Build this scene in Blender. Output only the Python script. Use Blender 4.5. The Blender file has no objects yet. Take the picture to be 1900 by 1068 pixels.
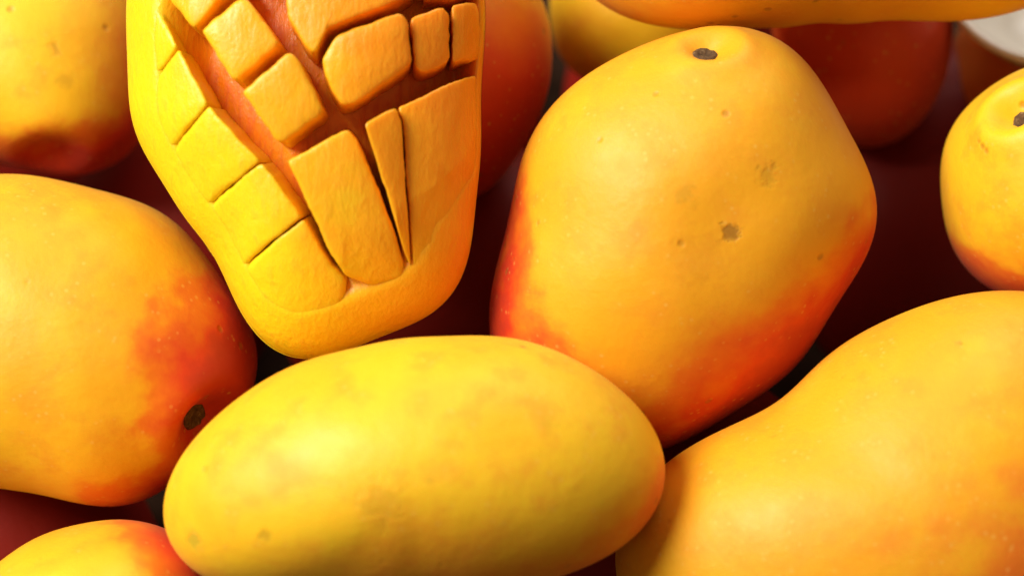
import bpy, bmesh, math, random
import numpy as np
from mathutils import Vector, Matrix

# ------------------------------------------------------------------ camera, world, lamps, exposure
W, H = 1900, 1068                     # photograph, used to turn pixels into directions
LENS, D0, PITCH, ZC = 85.0, 0.58, math.radians(50), 0.095
FPX = LENS / 36.0 * W
sc = bpy.context.scene
col = sc.collection
fwd = np.array([0, math.cos(PITCH), -math.sin(PITCH)])
upv = np.array([0, math.sin(PITCH), math.cos(PITCH)])
rgt = np.array([1.0, 0, 0])
CAM = np.array([0, 0, ZC]) - fwd * D0
ROT = Matrix((rgt, upv, -fwd)).transposed()          # view-aligned axes: x right, y up, z to the viewer
cam_d = bpy.data.cameras.new('camera'); cam = bpy.data.objects.new('camera', cam_d); col.objects.link(cam)
cam.matrix_world = Matrix.Translation(CAM) @ ROT.to_4x4()
cam_d.lens = LENS; cam_d.sensor_width = 36; cam_d.clip_start = 0.01; cam_d.clip_end = 100
cam_d.dof.use_dof = True; cam_d.dof.focus_distance = 0.545; cam_d.dof.aperture_fstop = 6.3
sc.camera = cam
sc.cycles.max_bounces = 7; sc.cycles.diffuse_bounces = 4; sc.cycles.glossy_bounces = 2
sc.render.resolution_x, sc.render.resolution_y = 1024, 575
sc.view_settings.view_transform = 'Standard'; sc.view_settings.look = 'None'
sc.view_settings.exposure = 0.0; sc.view_settings.gamma = 1.0
w = bpy.data.worlds.new('World'); sc.world = w; w.use_nodes = True
w.node_tree.nodes['Background'].inputs[0].default_value = (1.0, 0.74, 0.46, 1)
w.node_tree.nodes['Background'].inputs[1].default_value = 0.22

def area(name, view_dir, dist, size, energy, colr):
    """soft box lamp, aimed at the heap, placed along a direction given in view axes"""
    l = bpy.data.lights.new(name, 'AREA'); l.shape = 'DISK'; l.size = size; l.energy = energy; l.color = colr
    o = bpy.data.objects.new(name, l); col.objects.link(o)
    d = ROT @ Vector(view_dir).normalized()
    o.location = Vector((0, 0, ZC)) + d * dist
    o.rotation_euler = d.to_track_quat('Z', 'Y').to_euler()
    return o
area('key_lamp', (-0.72, 0.52, 0.80), 1.3, 0.70, 28, (1.0, 0.95, 0.86))
area('added_rim_lamp', (0.25, 0.95, 0.10), 1.5, 0.7, 8, (1.0, 0.95, 0.88))  # unseen lamp added behind for pale grazing reflections on top edges

# ------------------------------------------------------------------ placing
def ray(px, py):
    return fwd + rgt * ((px - W / 2) / FPX) + upv * ((H / 2 - py) / FPX)
def at_depth(px, py, d): return CAM + ray(px, py) * d
def depth_on_z(px, py, z):
    r = ray(px, py); return (z - CAM[2]) / r[2]

class Outline:
    """smooth closed radius R(angle), least-squares Fourier fit of a traced outline (metres)"""
    def __init__(self, pts, c, s, nh=7):
        P = np.array(pts, float)
        P = np.vstack([P + (np.roll(P, -1, 0) - P) * t for t in (0, .25, .5, .75)])
        x = (P[:, 0] - c[0]) * s; y = -(P[:, 1] - c[1]) * s
        th = np.arctan2(y, x); r = np.hypot(x, y)
        self.nh = nh
        A = self.basis(th)
        reg = np.diag([0.0] + [0.004 * k ** 4 / 60 for k in range(1, nh + 1) for _ in (0, 1)])
        o = np.argsort(th); gap = np.diff(np.concatenate([th[o], [th[o][0] + 2 * math.pi]]))
        wt = np.zeros(len(th)); wt[o] = (gap + np.roll(gap, 1)) / 2
        self.k = np.linalg.solve(A.T @ (A * wt[:, None]) + reg, A.T @ (r * wt))
    def basis(self, th):
        return np.stack([np.ones_like(th)] + [f(k * th) for k in range(1, self.nh + 1) for f in (np.cos, np.sin)], 1)
    def __call__(self, th):
        th = np.asarray(th, float); return (self.basis(th.ravel()) @ self.k).reshape(th.shape)

# name: (outline px, centre px, depth m, half thickness front/back m, shear x, shear y)
# DATA-BEGIN
MANGO = {
 'A': dict(c=(40, 90), d=0.6183, z=.105, t=.036, sh=(0, -.25), pts=[(0,310),(90,322),(180,325),(240,300),(290,200),(300,60),(260,-80),(150,-180),(0,-210),(-120,-180),(-210,-60),(-220,90),(-170,220),(-90,290)]),
 'B': dict(c=(120, 640), d=0.5613, z=.095, t=.036, sh=(.0, .0), pts=[(0,322),(150,342),(300,388),(400,490),(462,600),(484,690),(440,775),(370,850),(300,915),(220,940),(100,920),(0,903),(-110,880),(-210,810),(-255,700),(-255,560),(-200,420),(-100,345)]),
 'C': dict(c=(768, 868), d=0.5251, z=.100, t=.034, sh=(0, 0), pts=[(300,965),(330,870),(380,790),(480,710),(600,658),(720,630),(850,620),(950,626),(1060,660),(1150,720),(1210,790),(1238,860),(1225,930),(1170,1000),(1080,1052),(980,1085),(850,1105),(700,1115),(560,1112),(430,1090),(345,1050),(308,1010)]),
 'D': dict(c=(1265, 440), d=0.5610, z=.090, t=.038, sh=(0, .15), pts=[(1310,55),(1180,90),(1050,170),(985,245),(955,350),(925,480),(905,580),(915,670),(970,770),(1080,840),(1180,855),(1250,828),(1380,762),(1480,680),(1560,560),(1610,460),(1627,380),(1598,295),(1545,210),(1500,128),(1435,72)]),
 'E': dict(c=(1700, 950), d=0.5433, z=.095, t=.040, sh=(0, 0), pts=[(1190,890),(1250,850),(1350,800),(1450,738),(1550,652),(1640,592),(1750,552),(1900,535),(2050,570),(2180,660),(2240,800),(2220,980),(2120,1150),(1950,1280),(1700,1350),(1450,1330),(1270,1260),(1170,1150),(1140,1040),(1150,950)]),
 'F': dict(c=(1965, 340), d=0.5679, z=.095, t=.036, sh=(-.1, .1), pts=[(1745,330),(1755,260),(1785,205),(1850,150),(1920,118),(2020,110),(2120,160),(2190,260),(2210,360),(2170,470),(2080,550),(1950,575),(1840,540),(1785,490),(1755,420)]),
 'G': dict(c=(1520, -132), d=0.5700, z=.115, t=.034, sh=(0, 0), pts=[(1120,15),(1200,42),(1330,58),(1420,50),(1600,38),(1800,35),(1900,20),(2000,-40),(2030,-140),(1960,-240),(1800,-310),(1500,-340),(1250,-310),(1100,-220),(1050,-110),(1070,-30)]),
 'H': dict(c=(1190, 20), d=0.6414, z=.085, t=.026, sh=(0, 0), pts=[(1020, 40),(1030, 90),(1060, 130),(1120, 170),(1220, 190),(1330, 160),(1390, 60),(1370, -60),(1270, -140),(1140, -150),(1050, -90),(1022, -20)]),
 'I': dict(c=(830, 110), d=0.5971, z=.080, t=.032, sh=(0, 0), pts=[(1000,-20),(1022,60),(1027,130),(1005,210),(955,300),(900,360),(820,385),(720,340),(640,220),(620,80),(680,-80),(800,-160),(920,-130)]),
 'J': dict(c=(1605, 40), d=0.6281, z=.060, t=.028, sh=(0, 0), pts=[(1765, 60),(1752, 150),(1700, 240),(1610, 280),(1515, 240),(1450, 130),(1425, 0),(1450, -120),(1540, -200),(1650, -210),(1735, -120),(1765, -20)]),
 'K': dict(c=(1940, 150), d=0.6560, z=.050, t=.028, sh=(0, 0), pts=[(1765, 110),(1785, 40),(1850, -10),(1950, -20),(2060, 30),(2140, 130),(2140, 240),(2060, 310),(1940, 330),(1850, 350),(1768, 290),(1742, 200)]),
 'L': dict(c=(170, 1170), d=0.5376, z=.085, t=.034, sh=(0, 0), pts=[(0, 1038),(80, 990),(160, 968),(250, 966),(330, 990),(400, 1060),(430, 1160),(380, 1300),(230, 1390),(50, 1370),(-70, 1270),(-100, 1160),(-60, 1090)]),
}
# lower layer glimpsed in the gaps: centre px, z, half sizes in m (long, short, thick), image angle
LOWER = {
 'a': dict(c=(1700, 420), d=0.6661, z=.034, r=(.050, .034, .032), a=75),
 'b': dict(c=(820, 520), d=0.6367, z=.034, r=(.048, .033, .032), a=20),
 'c': dict(c=(0, 1000), d=0.6052, z=.034, r=(.046, .034, .032), a=-40),
 'd': dict(c=(1160, 1000), d=0.6049, z=.034, r=(.050, .034, .032), a=35),
 'e': dict(c=(330, 480), d=0.6604, z=.034, r=(.050, .034, .032), a=60),
 'f': dict(c=(90, 190), d=0.7022, z=.036, r=(.050, .034, .032), a=10),
 'g': dict(c=(760, 130), d=0.7070, z=.036, r=(.050, .034, .032), a=-60),
 'h': dict(c=(1270, 190), d=0.6950, z=.036, r=(.052, .034, .032), a=80),
}
CUT = dict(c=(575, 235), d=0.5460, z=.125, tf=.016, tb=.026, pts=[(235,0),(236,100),(241,200),(262,275),(330,382),(405,488),(450,580),(490,640),(545,668),(620,655),(710,622),(790,590),(850,532),(874,450),(886,350),(892,250),(893,140),(900,40),(890,-90),(810,-220),(660,-290),(480,-290),(340,-225),(255,-110)])
# DATA-END


# ------------------------------------------------------------------ materials
class NT:
    def __init__(self, name):
        self.m = bpy.data.materials.new(name); self.m.use_nodes = True
        self.t = self.m.node_tree; self.b = self.t.nodes['Principled BSDF']
    def n(self, typ, **kw):
        nd = self.t.nodes.new(typ)
        for k, v in kw.items(): setattr(nd, k, v)
        return nd
    def link(self, a, b): self.t.links.new(a, b)
    def val(self, sock, v):
        if hasattr(v, 'is_output') or isinstance(v, bpy.types.NodeSocket): self.link(v, sock)
        else: sock.default_value = v
    def math(self, op, a, b=0.0, c=None, clamp=False):
        nd = self.n('ShaderNodeMath', operation=op); nd.use_clamp = clamp
        self.val(nd.inputs[0], a); self.val(nd.inputs[1], b)
        if c is not None: self.val(nd.inputs[2], c)
        return nd.outputs[0]
    def noise(self, vec, scale, detail=3, rough=.5, dist=0):
        nd = self.n('ShaderNodeTexNoise'); self.link(vec, nd.inputs['Vector'])
        nd.inputs['Scale'].default_value = scale; nd.inputs['Detail'].default_value = detail
        nd.inputs['Roughness'].default_value = rough; nd.inputs['Distortion'].default_value = dist
        return nd.outputs['Fac']
    def smooth(self, v, lo, hi, a=0.0, b=1.0):
        nd = self.n('ShaderNodeMapRange', interpolation_type='SMOOTHSTEP')
        self.val(nd.inputs[0], v)
        for i, q in enumerate((lo, hi, a, b)): nd.inputs[i + 1].default_value = q
        return nd.outputs[0]
    def mix(self, f, a, b, mode='MIX'):
        nd = self.n('ShaderNodeMix', data_type='RGBA', blend_type=mode)
        self.val(nd.inputs[0], f)
        for i, q in ((6, a), (7, b)):
            if isinstance(q, tuple): nd.inputs[i].default_value = (*q, 1)
            else: self.link(q, nd.inputs[i])
        return nd.outputs[2]
    def ramp(self, f, stops):
        nd = self.n('ShaderNodeValToRGB'); cr = nd.color_ramp
        while len(cr.elements) < len(stops): cr.elements.new(.5)
        for e, (p, c) in zip(cr.elements, stops): e.position = p; e.color = (*c, 1)
        self.link(f, nd.inputs[0]); return nd.outputs[0]
    def offset(self, vec, o, s=1.0):
        nd = self.n('ShaderNodeMapping'); self.link(vec, nd.inputs[0])
        nd.inputs[1].default_value = o; nd.inputs[3].default_value = (s, s, s) if not isinstance(s, tuple) else s
        return nd.outputs[0]
    def bump(self, h, strength, dist, prev=None):
        nd = self.n('ShaderNodeBump'); self.link(h, nd.inputs['Height'])
        nd.inputs['Strength'].default_value = strength; nd.inputs['Distance'].default_value = dist
        if prev is not None: self.link(prev, nd.inputs['Normal'])
        return nd.outputs[0]

YEL, YEL2, ORG, RED, CRIM = (.90, .53, .010), (.86, .39, .007), (.80, .20, .006), (.68, .048, .008), (.36, .016, .014)

def mango_skin(name, size, blush=(), spots=(), ripe=0.35, green=0.3, seed=0, gap_shade=False):
    """blush: (direction in view-aligned local axes, start, end, strength); spots: (x, y, radius, darkness, colour)"""
    t = NT(name); rnd = random.Random(seed)
    tc = t.n('ShaderNodeTexCoord').outputs['Object']
    o = t.offset(tc, (rnd.uniform(-9, 9), rnd.uniform(-9, 9), rnd.uniform(-9, 9)))
    big = t.noise(o, 28, 3, .55, .4); mid = t.noise(o, 95, 4, .6); fine = t.noise(o, 700, 3, .6)
    c = t.mix(t.smooth(t.math('ADD', big, ripe - .35), .32, .68), YEL, YEL2)
    g = t.noise(t.offset(o, (3, 5, 7)), 42, 3, .6)
    c = t.mix(t.math('MULTIPLY', t.smooth(g, .55, .75), green), c, (.66, .50, .020))
    c = t.mix(t.math('MULTIPLY', t.smooth(mid, .46, .72), .55), c, (.80, .30, .007))
    total = None
    sep = t.n('ShaderNodeSeparateXYZ'); t.link(tc, sep.inputs[0])
    for dr, lo, hi, amt in blush:
        dv = Vector(dr).normalized()
        dot = t.n('ShaderNodeVectorMath', operation='DOT_PRODUCT'); t.link(tc, dot.inputs[0]); dot.inputs[1].default_value = dv
        f = t.math('ADD', t.math('MULTIPLY', dot.outputs['Value'], 1 / size), t.math('MULTIPLY', t.math('SUBTRACT', big, .5), .75))
        f = t.math('ADD', f, t.math('MULTIPLY', t.math('SUBTRACT', mid, .5), .30))
        f = t.math('MULTIPLY', t.smooth(f, lo, hi), amt)
        total = f if total is None else t.math('MAXIMUM', total, f)
    if total is not None:
        rc = t.ramp(total, [(0, (.50, .08, .01)), (.35, (.32, .016, .005)), (1, (.15, .007, .004))] if gap_shade else [(0, YEL2), (.35, ORG), (.7, RED), (1, CRIM)])  # bottom-layer skins get darker reds: gap shade painted into the colour
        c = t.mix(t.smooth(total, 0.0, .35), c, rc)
    # lenticels: tiny paler and browner points
    vo = t.n('ShaderNodeTexVoronoi'); t.link(o, vo.inputs['Vector']); vo.inputs['Scale'].default_value = 420
    len_ = t.math('MULTIPLY', t.smooth(vo.outputs['Distance'], .26, .10), t.smooth(mid, .45, .6))
    c = t.mix(t.math('MULTIPLY', len_, 0.0 if gap_shade else .30), c, (.88, .60, .12))
    vb = t.n('ShaderNodeTexVoronoi'); t.link(o, vb.inputs['Vector']); vb.inputs['Scale'].default_value = 130
    pit = t.math('MULTIPLY', t.smooth(vb.outputs['Distance'], .16, .05), t.smooth(t.noise(t.offset(o, (1, 2, 3)), 60, 2), .54, .62))
    c = t.mix(t.math('MULTIPLY', pit, .55), c, (.34, .15, .010))
    hgt = pit
    ragged = t.noise(o, 380, 3, .65) if spots else None
    for (x, y, r, dk, sc_) in spots:
        wob = t.math('MULTIPLY', t.math('SUBTRACT', ragged, .5), r * 2.6)
        dx = t.math('SUBTRACT', sep.outputs[0], x); dy = t.math('SUBTRACT', sep.outputs[1], y)
        rr = t.math('SQRT', t.math('ADD', t.math('MULTIPLY', dx, dx), t.math('MULTIPLY', dy, dy)))
        s_ = t.smooth(t.math('ADD', rr, wob), r, r * .25)
        s_ = t.math('MULTIPLY', s_, t.math('GREATER_THAN', sep.outputs[2], 0.0))
        c = t.mix(t.math('MULTIPLY', s_, dk), c, sc_)
        if dk > .36: hgt = t.math('MAXIMUM', hgt, t.math('MULTIPLY', s_, dk))
    t.link(c, t.b.inputs['Base Color'])
    t.link(t.smooth(mid, .3, .75, .50, .62), t.b.inputs['Roughness'])
    if gap_shade: t.b.inputs['Specular IOR Level'].default_value = .15
    t.b.inputs['Subsurface Weight'].default_value = 0.0 if gap_shade else .22
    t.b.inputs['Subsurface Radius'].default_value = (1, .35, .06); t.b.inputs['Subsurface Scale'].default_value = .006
    t.b.inputs['Sheen Weight'].default_value = 0.0 if gap_shade else .05; t.b.inputs['Sheen Tint'].default_value = (1, .85, .6, 1)
    b1 = t.bump(t.noise(o, 120, 3, .55), .17, .0016)
    b2 = t.bump(fine, .16, .0004, b1)
    b3 = t.n('ShaderNodeBump', invert=True); t.link(hgt, b3.inputs['Height']); t.link(b2, b3.inputs['Normal'])
    b3.inputs['Strength'].default_value = .35; b3.inputs['Distance'].default_value = .0008
    t.link(b3.outputs[0], t.b.inputs['Normal'])
    return t.m

def stem_material():
    t = NT('dry_stem'); tc = t.n('ShaderNodeTexCoord').outputs['Object']
    n = t.noise(tc, 900, 4, .65)
    t.link(t.ramp(n, [(.3, (.030, .014, .006)), (.55, (.11, .055, .018)), (.75, (.30, .20, .10))]), t.b.inputs['Base Color'])
    t.b.inputs['Roughness'].default_value = .85
    t.link(t.bump(n, .8, .0006), t.b.inputs['Normal'])
    return t.m

def flesh(name, cut_shade=False):
    """ripe flesh, yellower towards one side of the fruit, fibrous and moist"""
    t = NT(name)
    o = t.n('ShaderNodeTexCoord').outputs['Object']
    st = t.offset(o, (0, 0, 0), (1, .35, 1))
    n1 = t.noise(o, 75, 3, .55); n2 = t.noise(st, 520, 4, .6, .3); n3 = t.noise(o, 1100, 2)
    dot = t.n('ShaderNodeVectorMath', operation='DOT_PRODUCT'); t.link(o, dot.inputs[0]); dot.inputs[1].default_value = (.85, .52, 0)
    g = t.math('ADD', dot.outputs['Value'], t.math('MULTIPLY', t.math('SUBTRACT', n1, .5), .022))
    g = t.math('MULTIPLY_ADD', g, 1 / .060, .55, clamp=True)
    c = t.ramp(g, [(0, (.92, .66, .010)), (.26, (.92, .60, .010)), (.46, (.90, .44, .012)), (.70, (.88, .38, .012)), (1, (.84, .27, .010))])
    c = t.mix(t.math('MULTIPLY', t.smooth(n2, .50, .72), .35), c, (.86, .40, .010))
    if cut_shade:                                        # shade of the cuts painted in as a deeper orange
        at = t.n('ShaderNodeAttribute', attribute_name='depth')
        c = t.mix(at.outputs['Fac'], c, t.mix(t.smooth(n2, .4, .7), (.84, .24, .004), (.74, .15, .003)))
    gr = t.noise(t.offset(o, (4, 1, 2)), 55, 2)
    c = t.mix(t.math('MULTIPLY', t.smooth(gr, .56, .72), .40), c, (.74, .56, .012))
    t.link(c, t.b.inputs['Base Color'])
    t.link(t.smooth(n2, .3, .7, .30, .50), t.b.inputs['Roughness'])
    t.b.inputs['Specular IOR Level'].default_value = .4
    t.b.inputs['Subsurface Weight'].default_value = .35
    t.b.inputs['Subsurface Radius'].default_value = (1, .40, .05); t.b.inputs['Subsurface Scale'].default_value = .007
    b1 = t.bump(n2, .40, .0009); t.link(t.bump(n3, .2, .0004, b1), t.b.inputs['Normal'])
    return t.m

# ------------------------------------------------------------------ the surface under the heap
def table():
    t = NT('dark_wood'); tc = t.n('ShaderNodeTexCoord').outputs['Object']
    st = t.offset(tc, (0, 0, 0), (1, 12, 1))
    n = t.noise(st, 9, 6, .6, 1.2)
    t.link(t.ramp(n, [(.3, (.016, .008, .005)), (.7, (.050, .024, .013))]), t.b.inputs['Base Color'])
    t.b.inputs['Roughness'].default_value = .95; t.b.inputs['Specular IOR Level'].default_value = .1
    t.link(t.bump(n, .2, .001), t.b.inputs['Normal'])
    bm = bmesh.new(); bmesh.ops.create_grid(bm, x_segments=2, y_segments=2, size=0.8)
    me = bpy.data.meshes.new('table_surface'); bm.to_mesh(me); bm.free(); me.materials.append(t.m)
    o = bpy.data.objects.new('table_surface', me); col.objects.link(o); o['kind'] = 'structure'
    o['label'] = 'dark surface under the heap of mangoes'
table()

# ------------------------------------------------------------------ mangoes
_ico = {}
def ico(level):
    if level not in _ico:
        bm = bmesh.new(); bmesh.ops.create_icosphere(bm, subdivisions=level, radius=1.0)
        v = np.array([q.co[:] for q in bm.verts]); v /= np.linalg.norm(v, axis=1)[:, None]
        me = bpy.data.meshes.new('mango'); bm.to_mesh(me); bm.free()
        me.polygons.foreach_set('use_smooth', [True] * len(me.polygons))
        _ico[level] = (v, me)
    return _ico[level]

def lumps(v, seed, amp):
    """low bumps over the unit sphere so that no fruit is a perfect ovoid"""
    r = np.random.default_rng(seed); out = np.zeros(len(v))
    for _ in range(14):
        d = r.normal(size=3); d /= np.linalg.norm(d); k = r.uniform(2.0, 4.5)
        out += r.normal() * np.sin(k * (v @ d) + r.uniform(0, 6.28)) / k
    return out * amp

class Ellipse:
    def __init__(self, a, b, ang): self.a, self.b, self.g = a, b, math.radians(ang)
    def __call__(self, th):
        t = th - self.g; e = 1 / np.sqrt((np.cos(t) / self.a) ** 2 + (np.sin(t) / self.b) ** 2)
        return e * (1 + .05 * np.cos(t) + .03 * np.cos(3 * t + 1))

STEM_M = stem_material()
def mango(key, label, level=5, stem=None, dimples=(), blush=(), spots=(), ripe=.35, green=.3, group='mangoes in the heap'):
    low = key in LOWER
    m = LOWER[key] if low else MANGO[key]
    d = m['d']; s = d / FPX; seed = sum(map(ord, key)) * 7
    if low: R = Ellipse(m['r'][0], m['r'][1], m['a']); tk = m['r'][2]; sh = (0, 0); size = m['r'][0]
    else:
        R = Outline(m['pts'], m['c'], s); tk = m['t']; sh = m['sh']; size = float(R(np.linspace(-3.14, 3.14, 60)).max())
    v, base = ico(level)
    me = base.copy(); me.name = 'mango'
    def shape(u):
        th = np.arctan2(u[:, 1], u[:, 0]); r = R(th)
        p = np.stack([r * u[:, 0], r * u[:, 1], tk * u[:, 2]], 1)
        p *= (1 + lumps(u, seed, .016) * (0.25 + .75 * np.abs(u[:, 2])))[:, None]
        p[:, 2] += p[:, 0] * sh[0] + p[:, 1] * sh[1]
        return p
    p = shape(v)
    def local_xy(px, py):                       # pixel -> local x, y of the near surface there
        z = 0.0
        for _ in range(6):
            x = ((px - W / 2) * (d - z) - (m['c'][0] - W / 2) * d) / FPX
            y = -((py - H / 2) * (d - z) - (m['c'][1] - H / 2) * d) / FPX
            q = math.hypot(x, y) / float(R(np.array([math.atan2(y, x)]))[0])
            z = tk * math.sqrt(max(0, 1 - min(q, 1) ** 2)) + x * sh[0] + y * sh[1]
        return x, y
    def unit_at(px, py):
        x, y = local_xy(px, py)
        rr = float(R(np.array([math.atan2(y, x)]))[0]); x /= rr; y /= rr
        q = min(math.hypot(x, y), .985); h = math.hypot(x, y)
        if h > q: x *= q / h; y *= q / h
        return np.array([x, y, math.sqrt(max(0, 1 - x * x - y * y))])
    pits = list(dimples)
    if stem: pits.append((*stem[:2], stem[2], stem[3]))
    for (px, py, rad, dep) in pits:             # hollow round the stem, or a dent
        u = unit_at(px, py); c0 = shape(u[None])[0]
        dist = np.linalg.norm(p - c0, axis=1)
        nrm = c0 / np.array([1, 1, 1]); nrm = np.array([u[0], u[1], u[2] * 1.2]); nrm /= np.linalg.norm(nrm)
        p -= nrm[None] * (dep * np.exp(-(dist / rad) ** 2) * 1.0 - dep * .28 * np.exp(-((dist - 1.9 * rad) / (.8 * rad)) ** 2))[:, None]
    me.vertices.foreach_set('co', p.astype(np.float32).ravel()); me.update()
    sp = [(*local_xy(x, y), r * s, dk, c) for (x, y, r, dk, c) in spots]
    me.materials.clear(); me.materials.append(mango_skin('mango_skin', size, blush, sp, ripe, green, seed, low))
    o = bpy.data.objects.new('mango', me); col.objects.link(o)
    o.matrix_world = Matrix.Translation(at_depth(*m['c'], d)) @ ROT.to_4x4()
    o['label'] = label; o['category'] = 'mango'; o['group'] = group
    if stem:                                     # dry button where the stalk broke off
        u = unit_at(*stem[:2]); i = int(np.argmax(v @ u)); c0 = p[i]
        nrm = Vector((u[0], u[1], u[2] * 1.2)).normalized()
        rr = stem[4]; rnd = random.Random(seed)
        prof = [(0, .16), (.30, .22), (.55, .34), (.80, .40), (1.0, .22), (1.08, -.35)]
        N = 18; vs = []; fs = []; wob = [1 + rnd.uniform(-.14, .14) for _ in range(N)]
        for (q, h) in prof[1:]:
            for k in range(N):
                a = 2 * math.pi * k / N; vs.append((q * rr * wob[k] * math.cos(a), q * rr * wob[k] * math.sin(a), h * rr + rnd.uniform(-.05, .05) * rr))
        vs.append((0, 0, prof[0][1] * rr)); ci = len(vs) - 1
        for j in range(len(prof) - 2):
            for k in range(N):
                k2 = (k + 1) % N; fs.append((j * N + k, (j + 1) * N + k, (j + 1) * N + k2, j * N + k2))
        fs += [(k, (k + 1) % N, ci) for k in range(N)]
        sm = bpy.data.meshes.new('stem_scar'); sm.from_pydata(vs, [], fs); sm.update()
        sm.polygons.foreach_set('use_smooth', [True] * len(fs)); sm.materials.append(STEM_M)
        so = bpy.data.objects.new('stem_scar', sm); col.objects.link(so); so.parent = o
        so.rotation_euler = nrm.to_track_quat('Z', 'Y').to_euler(); so.location = Vector(c0) + nrm * rr * .12
    return o

BRN, GRN, OLV = (.30, .13, .010), (.36, .36, .02), (.45, .24, .01)
mango('C', 'smooth yellow oval mango lying on its side just below the tip of the scored half', 6, ripe=.30, green=.15,
      blush=[((.80, -.50, -.1), .55, 1.15, .6), ((.25, -1, 0), -.05, .65, .34)],  # second blush: ripening, strengthened in the colour to warm the olive shadow
      spots=[(705, 930, 50, .42, (.58, .28, .01)), (490, 990, 18, .5, OLV), (362, 1000, 24, .55, GRN), (800, 890, 14, .25, OLV), (1010, 780, 30, .2, OLV)])
mango('D', 'large plump orange-yellow mango with rosy lower side and small brown pits', 6, stem=(1316, 84, .0042, .0036, .0030), ripe=.62, green=.3,
      blush=[((.66, -.72, -.1), .12, .80, .90), ((-1, -.25, -.30), .42, .85, .88), ((1,-.1,-.1), .62, .95, .7)],
      dimples=[(1345, 425, .010, .0015)],
      spots=[(1355, 430, 22, .8, BRN), (1270, 360, 30, .35, OLV), (1425, 325, 26, .4, OLV), (1300, 480, 70, .35, (.72, .28, .01)), (1180, 430, 24, .3, OLV), (1335, 285, 50, .3, (.72, .28, .01))])
mango('E', 'very large golden mango with a tapered end tucked against the smooth oval mango', 6, ripe=.52, green=.3,
      blush=[((.75, -.66, 0), -.28, .48, .62)], spots=[(1600, 700, 16, .25, OLV), (1540, 1000, 18, .2, OLV)])
mango('B', 'yellow mango with red cheek and dark broken stem beside the scored half', 6, stem=(384, 782, .0060, .0055, .0034), ripe=.36, green=.45,
      blush=[((.92, -.30, .0), .36, .80, .86), ((.35, -1, -.1), .48, .95, .62)],
      spots=[(150, 470, 20, .25, OLV), (240, 520, 16, .25, OLV), (130, 560, 16, .25, OLV)])
mango('A', 'yellow mango with scarlet underside and shallow hollow above the red-cheeked one', 5, dimples=[(98, 290, .006, .0045)], ripe=.34, green=.3,
      blush=[((.15, -1, 0), .34, .80, .86), ((1, -.1, 0), .35, 1.1, .5)], spots=[(101, 90, 18, .6, OLV), (120, 150, 18, .35, OLV)])
mango('F', 'round bright yellow mango with curved dark stem hollow, clear of the others', 6, stem=(1884, 200, .0046, .0062, .0028), ripe=.26, green=.25,
      blush=[((-.45, -.9, -.2), .55, 1.05, .7)])
mango('G', 'long yellow mango lying across the top of the large plump one', 6, ripe=.38, green=.3, blush=[((1, -.2, 0), .75, 1.4, .4)])
mango('H', 'greenish yellow mango end wedged between the long mango and the red-orange one', 5, ripe=.25, green=.9, blush=[((.5, -.8, 0), .35, 1.0, .5)])
mango('I', 'red and orange mango half hidden behind the cubes of the scored half', 5, ripe=.6, green=.1, blush=[((.30, -.75, .35), -.25, .65, .74)])
mango('J', 'deep red mango in the gap under the long yellow mango', 5, ripe=.7, green=.0, blush=[((.2, -.3, .6), -.9, .15, .68)])
mango('K', 'dusky pink mango behind the round one, under the white bowl', 5, ripe=.6, green=.0, blush=[((-.6, -.4, .3), -.6, .6, .36)])
mango('L', 'greenish yellow mango with rosy shoulder below the red-cheeked mango', 5, ripe=.3, green=.8, blush=[((.75, .55, -.1), .45, .95, .75)])
LOWL = {'a': 'shaded red mango deep in the gap beside the round yellow one', 'b': 'shaded red mango low in the gap beside the scored half',
        'c': 'shaded dark red mango under the greenish one with rosy shoulder', 'd': 'shaded red mango in the crevice under the very large golden one',
        'e': 'shaded red mango in the crevice under the edge of the scored half',
        'f': 'shaded mango under the yellow one with scarlet underside', 'g': 'shaded mango under the red and orange one behind the cubes',
        'h': 'shaded mango under the greenish yellow mango end'}
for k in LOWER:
    mango(k, LOWL.get(k, 'mango buried in the bottom layer of the heap'), 4, ripe=.7, green=0, blush=[((.1, .2, .6), -1.2, .35, .85)], group='bottom layer of the heap')

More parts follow.
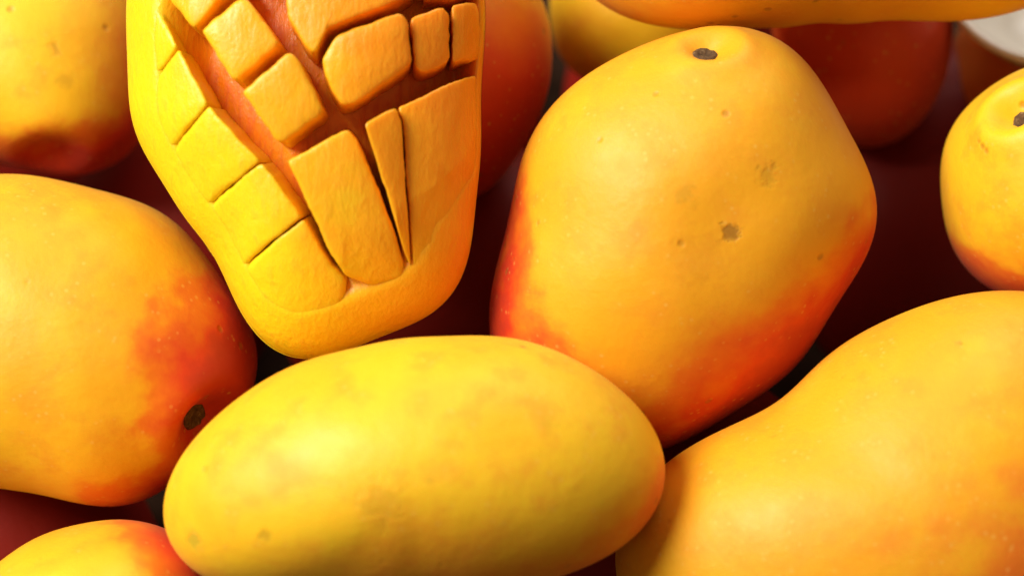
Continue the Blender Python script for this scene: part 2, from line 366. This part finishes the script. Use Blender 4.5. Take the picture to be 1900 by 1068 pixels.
# ------------------------------------------------------------------ scored mango half
def scored_half():
    m = CUT; d = m['d']; s = d / FPX; cx, cy = m['c']
    R = Outline(m['pts'], m['c'], s, 9)
    def loc(px, py): return (px - cx) * s, -(py - cy) * s
    def rho(x, y): return np.hypot(x, y) / R(np.arctan2(y, x))
    def top(x, y):                                  # convex, turned-out face
        q = np.clip(1 - rho(x, y) ** 2, 0, 1)
        return .024 * q ** .62
    def merge(x, y):                                # 0 over the deep cuts, 1 where the flesh is left whole
        w_ = np.clip((np.cos(np.arctan2(y, x) - math.radians(32)) - .35) / .35, 0, 1)    # cut right through on one side
        k = np.clip((np.clip(rho(x, y), 0, 1) - .50 - .32 * w_) / (.32 - .14 * w_), 0, 1); return k * k * (3 - 2 * k)
    def floor(x, y):
        k = merge(x, y); return top(x, y) - .0150 * (1 - k) + .0004 * np.clip((k - .8) / .2, 0, 1) * np.clip((1 - rho(x, y)) / .06, 0, 1)
    root = bpy.data.objects.new('scored_mango_half', None); col.objects.link(root)
    root.matrix_world = Matrix.Translation(at_depth(cx, cy, d)) @ ROT.to_4x4()
    root.empty_display_size = .02
    root['label'] = 'cut mango half scored into raised flesh cubes, resting on the whole mangoes'
    root['category'] = 'mango'
    yel = org = orm = deep = flesh('mango_flesh')
    # flesh bed the cubes stand on
    def dome(name, rings, N, zf, mat, rmax):
        vs = [(0, 0, float(zf(np.array([0.]), np.array([0.]))[0]))]; fs = []
        for i in range(1, rings + 1):
            q = rmax * math.sin(.5 * math.pi * i / rings)
            th = np.linspace(0, 2 * math.pi, N, endpoint=False); r = R(th) * q
            x = r * np.cos(th); y = r * np.sin(th); z = zf(x, y)
            vs += list(zip(x, y, z))
        fs += [(0, 1 + k, 1 + (k + 1) % N) for k in range(N)]
        for i in range(rings - 1):
            for k in range(N):
                a = 1 + i * N; k2 = (k + 1) % N; fs.append((a + k, a + N + k, a + N + k2, a + k2))
        me = bpy.data.meshes.new(name); me.from_pydata([tuple(map(float, q)) for q in vs], [], fs); me.update()
        me.polygons.foreach_set('use_smooth', [True] * len(fs)); me.materials.append(mat)
        o = bpy.data.objects.new(name, me); col.objects.link(o); o.parent = root; return o
    bed = dome('flesh_bed', 60, 200, floor, flesh('mango_flesh_cut_shade', True), 1.003)
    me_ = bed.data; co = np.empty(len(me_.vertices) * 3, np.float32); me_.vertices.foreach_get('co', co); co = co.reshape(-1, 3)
    at_ = me_.attributes.new('depth', 'FLOAT', 'POINT')  # how strongly the painted shade fills the cuts
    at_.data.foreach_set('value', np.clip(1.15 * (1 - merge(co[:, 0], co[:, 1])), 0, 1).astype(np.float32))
    sk = mango_skin('half_skin', .06, [((.3, -1, -.2), .55, 1.2, .6)], (), .3, .5, 91)
    def back(x, y): return -.026 * np.sqrt(np.clip(1 - (rho(x, y) / 1.004) ** 2, 0, 1)) - .0006
    o = dome('skin', 32, 160, back, sk, 1.004)
    o.data.flip_normals()
    # cubes: polygon in photo pixels, extra lift m, tilt (dz per m along x, y), material
    cubes = [
      # outer row along one side, split by shallow cuts
      ([(236,-150),(270,-190),(330,-120),(276,-58),(238,-60)], 0, (0,0), yel),
      ([(237,-60),(276,-56),(298,0),(322,50),(349,102),(287,172),(268,196),(243,200),(238,100)], .0005, (0,0), yel),
      ([(243,202),(268,197),(289,174),(351,104),(378,152),(408,206),(342,273),(318,300),(290,318),(266,275)], .0006, (0,0), yel),
      ([(290,320),(318,302),(344,276),(410,209),(440,244),(472,278),(502,309),(410,376),(386,402),(358,420),(328,377)], .0006, (0,0), yel),
      ([(358,422),(386,404),(412,379),(504,311),(528,340),(552,374),(576,408),(486,476),(462,500),(428,512),(402,484)], .0005, (0,0), yel),
      ([(430,516),(463,503),(488,479),(578,411),(600,448),(624,492),(652,520),(645,560),(600,606),(548,645),(500,630),(455,570)], .0002, (0,0), yel),
      # second row
      ([(318,-60),(400,-90),(470,-20),(440,2),(385,68),(376,66),(330,10)], .001, (-.05,.05), org),
      ([(398,76),(470,17),(482,24),(536,98),(530,108),(462,166),(450,160)], .0016, (-.10,.06), org),
      ([(474,188),(556,119),(568,124),(616,220),(606,232),(545,277),(532,272)], .0022, (-.08,.10), org),
      ([(554,310),(658,252),(672,268),(700,330),(735,420),(755,490),(752,520),(700,532),(650,512),(625,470),(595,400)], .0016, (-.08,-.02), org),
      # third row
      ([(545,-10),(560,-90),(700,-120),(790,-60),(768,2),(745,22),(622,72),(600,118),(590,112),(553,58)], .001, (0,.05), orm),
      ([(612,128),(640,86),(752,44),(764,60),(770,132),(760,144),(668,208),(650,210),(628,182)], .0012, (.10,.12), org),
      ([(690,243),(744,213),(753,240),(758,330),(764,420),(767,500),(756,470),(738,400),(712,315)], .0024, (-.30,0), org),
      # fourth row, turned away
      ([(768,52),(826,28),(836,40),(836,122),(826,132),(790,150),(776,136)], .0012, (.10,.08), org),
      ([(842,22),(885,10),(893,60),(890,112),(842,126)], .001, (.10,.0), orm),
      ([(747,212),(846,160),(884,142),(887,250),(882,360),(868,450),(835,520),(790,560),(774,540),(770,500),(767,420),(761,330),(756,240)], .0012, (.10,0), orm),
      ([(700,-135),(720,-210),(800,-170),(860,-90),(884,-10),(842,8),(790,10),(800,-60)], 0, (0,0), orm),
      ([(345,-125),(420,-230),(530,-250),(690,-215),(690,-135),(560,-105),(480,-40),(420,-100)], 0, (0,0), org),
    ]
    for ci, (poly, lift, tilt, mat) in enumerate(cubes):
        rnd = random.Random(ci + 5)
        P = np.array([loc(*q) for q in poly])
        area2 = np.sum(P[:, 0] * np.roll(P[:, 1], -1) - np.roll(P[:, 0], -1) * P[:, 1])
        if area2 < 0: P = P[::-1]
        # resample at about 1 mm, corners slightly rounded
        Q = []
        for i in range(len(P)):
            a, b = P[i], P[(i + 1) % len(P)]; n = max(2, int(np.linalg.norm(b - a) / .0007))
            Q += [a + (b - a) * k / n for k in range(n)]
        Q = np.array(Q)
        for _ in range(1): Q = (np.roll(Q, 1, 0) + 2 * Q + np.roll(Q, -1, 0)) / 4
        cen = Q.mean(0); N = len(Q)
        wv = np.array([math.sin(9 * k / N * 6.28 + ci) * .00010 + rnd.uniform(-.00008, .00008) for k in range(N)])
        dirs = (Q - cen) / np.linalg.norm(Q - cen, axis=1)[:, None]
        Q = Q + dirs * wv[:, None]
        inner = np.minimum(.0007 / np.maximum(np.linalg.norm(Q - cen, axis=1), 1e-4), .3)
        def zt(X):
            damp = 1 - merge(X[:, 0], X[:, 1])
            return top(X[:, 0], X[:, 1]) + (lift * 1.4 + (X[:, 0] - cen[0]) * tilt[0] + (X[:, 1] - cen[1]) * tilt[1]) * np.minimum(damp * 1.6, 1)
        mq = merge(Q[:, 0], Q[:, 1])
        vs = []; fs = []
        toC = -cen / max(np.linalg.norm(cen), 1e-6) * min(.0016, np.linalg.norm(cen) * .10)
        rim = np.clip((1 - rho(Q[:, 0], Q[:, 1])) / .15, 0, 1)
        def ring(X, Z): vs.extend([(float(x), float(y), float(z)) for (x, y), z in zip(X, Z)])
        B = Q + toC[None] * rim[:, None]
        ring(B, np.minimum(floor(B[:, 0], B[:, 1]) - .0015 * rim - .0002, zt(Q) - .0008))
        M_ = Q + toC[None] * .45 * rim[:, None]
        ring(M_, (floor(M_[:, 0], M_[:, 1]) + zt(Q)) / 2 - .0004)
        ring(Q, zt(Q) - .00050 - .0006 * mq)
        ring(cen + (Q - cen) * (1 - inner * .25)[:, None], zt(Q) - .00018 - .0004 * mq)
        for f_, dz in ((1.0, -.00002), (2.2, .0001)):
            X = cen + (Q - cen) * (1 - np.minimum(inner * f_, .6))[:, None]; ring(X, zt(X) + dz)
        for f_ in (.55, .25):
            X = cen + (Q - cen) * (f_ * (1 - np.minimum(inner * 2.2, .6)))[:, None]; ring(X, zt(X) + .00022)
        nr = len(vs) // N
        vs.append((float(cen[0]), float(cen[1]), float(zt(cen[None])[0] + .00022)))
        for j in range(nr - 1):
            for k in range(N):
                k2 = (k + 1) % N; fs.append((j * N + k, j * N + k2, (j + 1) * N + k2, (j + 1) * N + k))
        fs += [((nr - 1) * N + k, (nr - 1) * N + (k + 1) % N, len(vs) - 1) for k in range(N)]
        me = bpy.data.meshes.new('flesh_cube'); me.from_pydata(vs, [], fs); me.update()
        me.polygons.foreach_set('use_smooth', [True] * len(fs)); me.materials.append(mat)
        o = bpy.data.objects.new('flesh_cube', me); col.objects.link(o); o.parent = root
scored_half()

# ------------------------------------------------------------------ white bowl glimpsed at the back
def bowl():
    t = NT('white_glaze'); tc = t.n('ShaderNodeTexCoord').outputs['Object']
    t.link(t.ramp(t.noise(tc, 60, 3), [(.3, (.80, .77, .70)), (.7, (.84, .82, .77))]), t.b.inputs['Base Color'])
    t.b.inputs['Roughness'].default_value = .25
    prof = [(0, .002), (.016, .002), (.017, 0), (.020, 0), (.021, .003), (.032, .013), (.040, .027), (.0425, .030), (.0418, .0322), (.039, .0315), (.036, .027), (.029, .015), (.018, .007), (0, .006)]
    N = 72; vs = []; fs = []
    for (r, z) in prof:
        for k in range(N):
            a = 2 * math.pi * k / N; vs.append((r * math.cos(a), r * math.sin(a), z))
    for j in range(len(prof) - 1):
        for k in range(N):
            k2 = (k + 1) % N; fs.append((j * N + k, j * N + k2, (j + 1) * N + k2, (j + 1) * N + k))
    me = bpy.data.meshes.new('bowl'); me.from_pydata(vs, [], fs); me.update()
    bm = bmesh.new(); bm.from_mesh(me); bmesh.ops.remove_doubles(bm, verts=bm.verts, dist=1e-5); bmesh.ops.recalc_face_normals(bm, faces=bm.faces)
    bm.to_mesh(me); bm.free()
    me.polygons.foreach_set('use_smooth', [True] * len(me.polygons)); me.materials.append(t.m)
    o = bpy.data.objects.new('bowl', me); col.objects.link(o)
    o.scale = (.72, .72, .72); o.location = at_depth(1965, 55, .632); o.rotation_euler = (math.radians(6), math.radians(-8), 0)
    o['label'] = 'white glazed bowl, its rim just showing behind the mangoes'; o['category'] = 'bowl'
bowl()
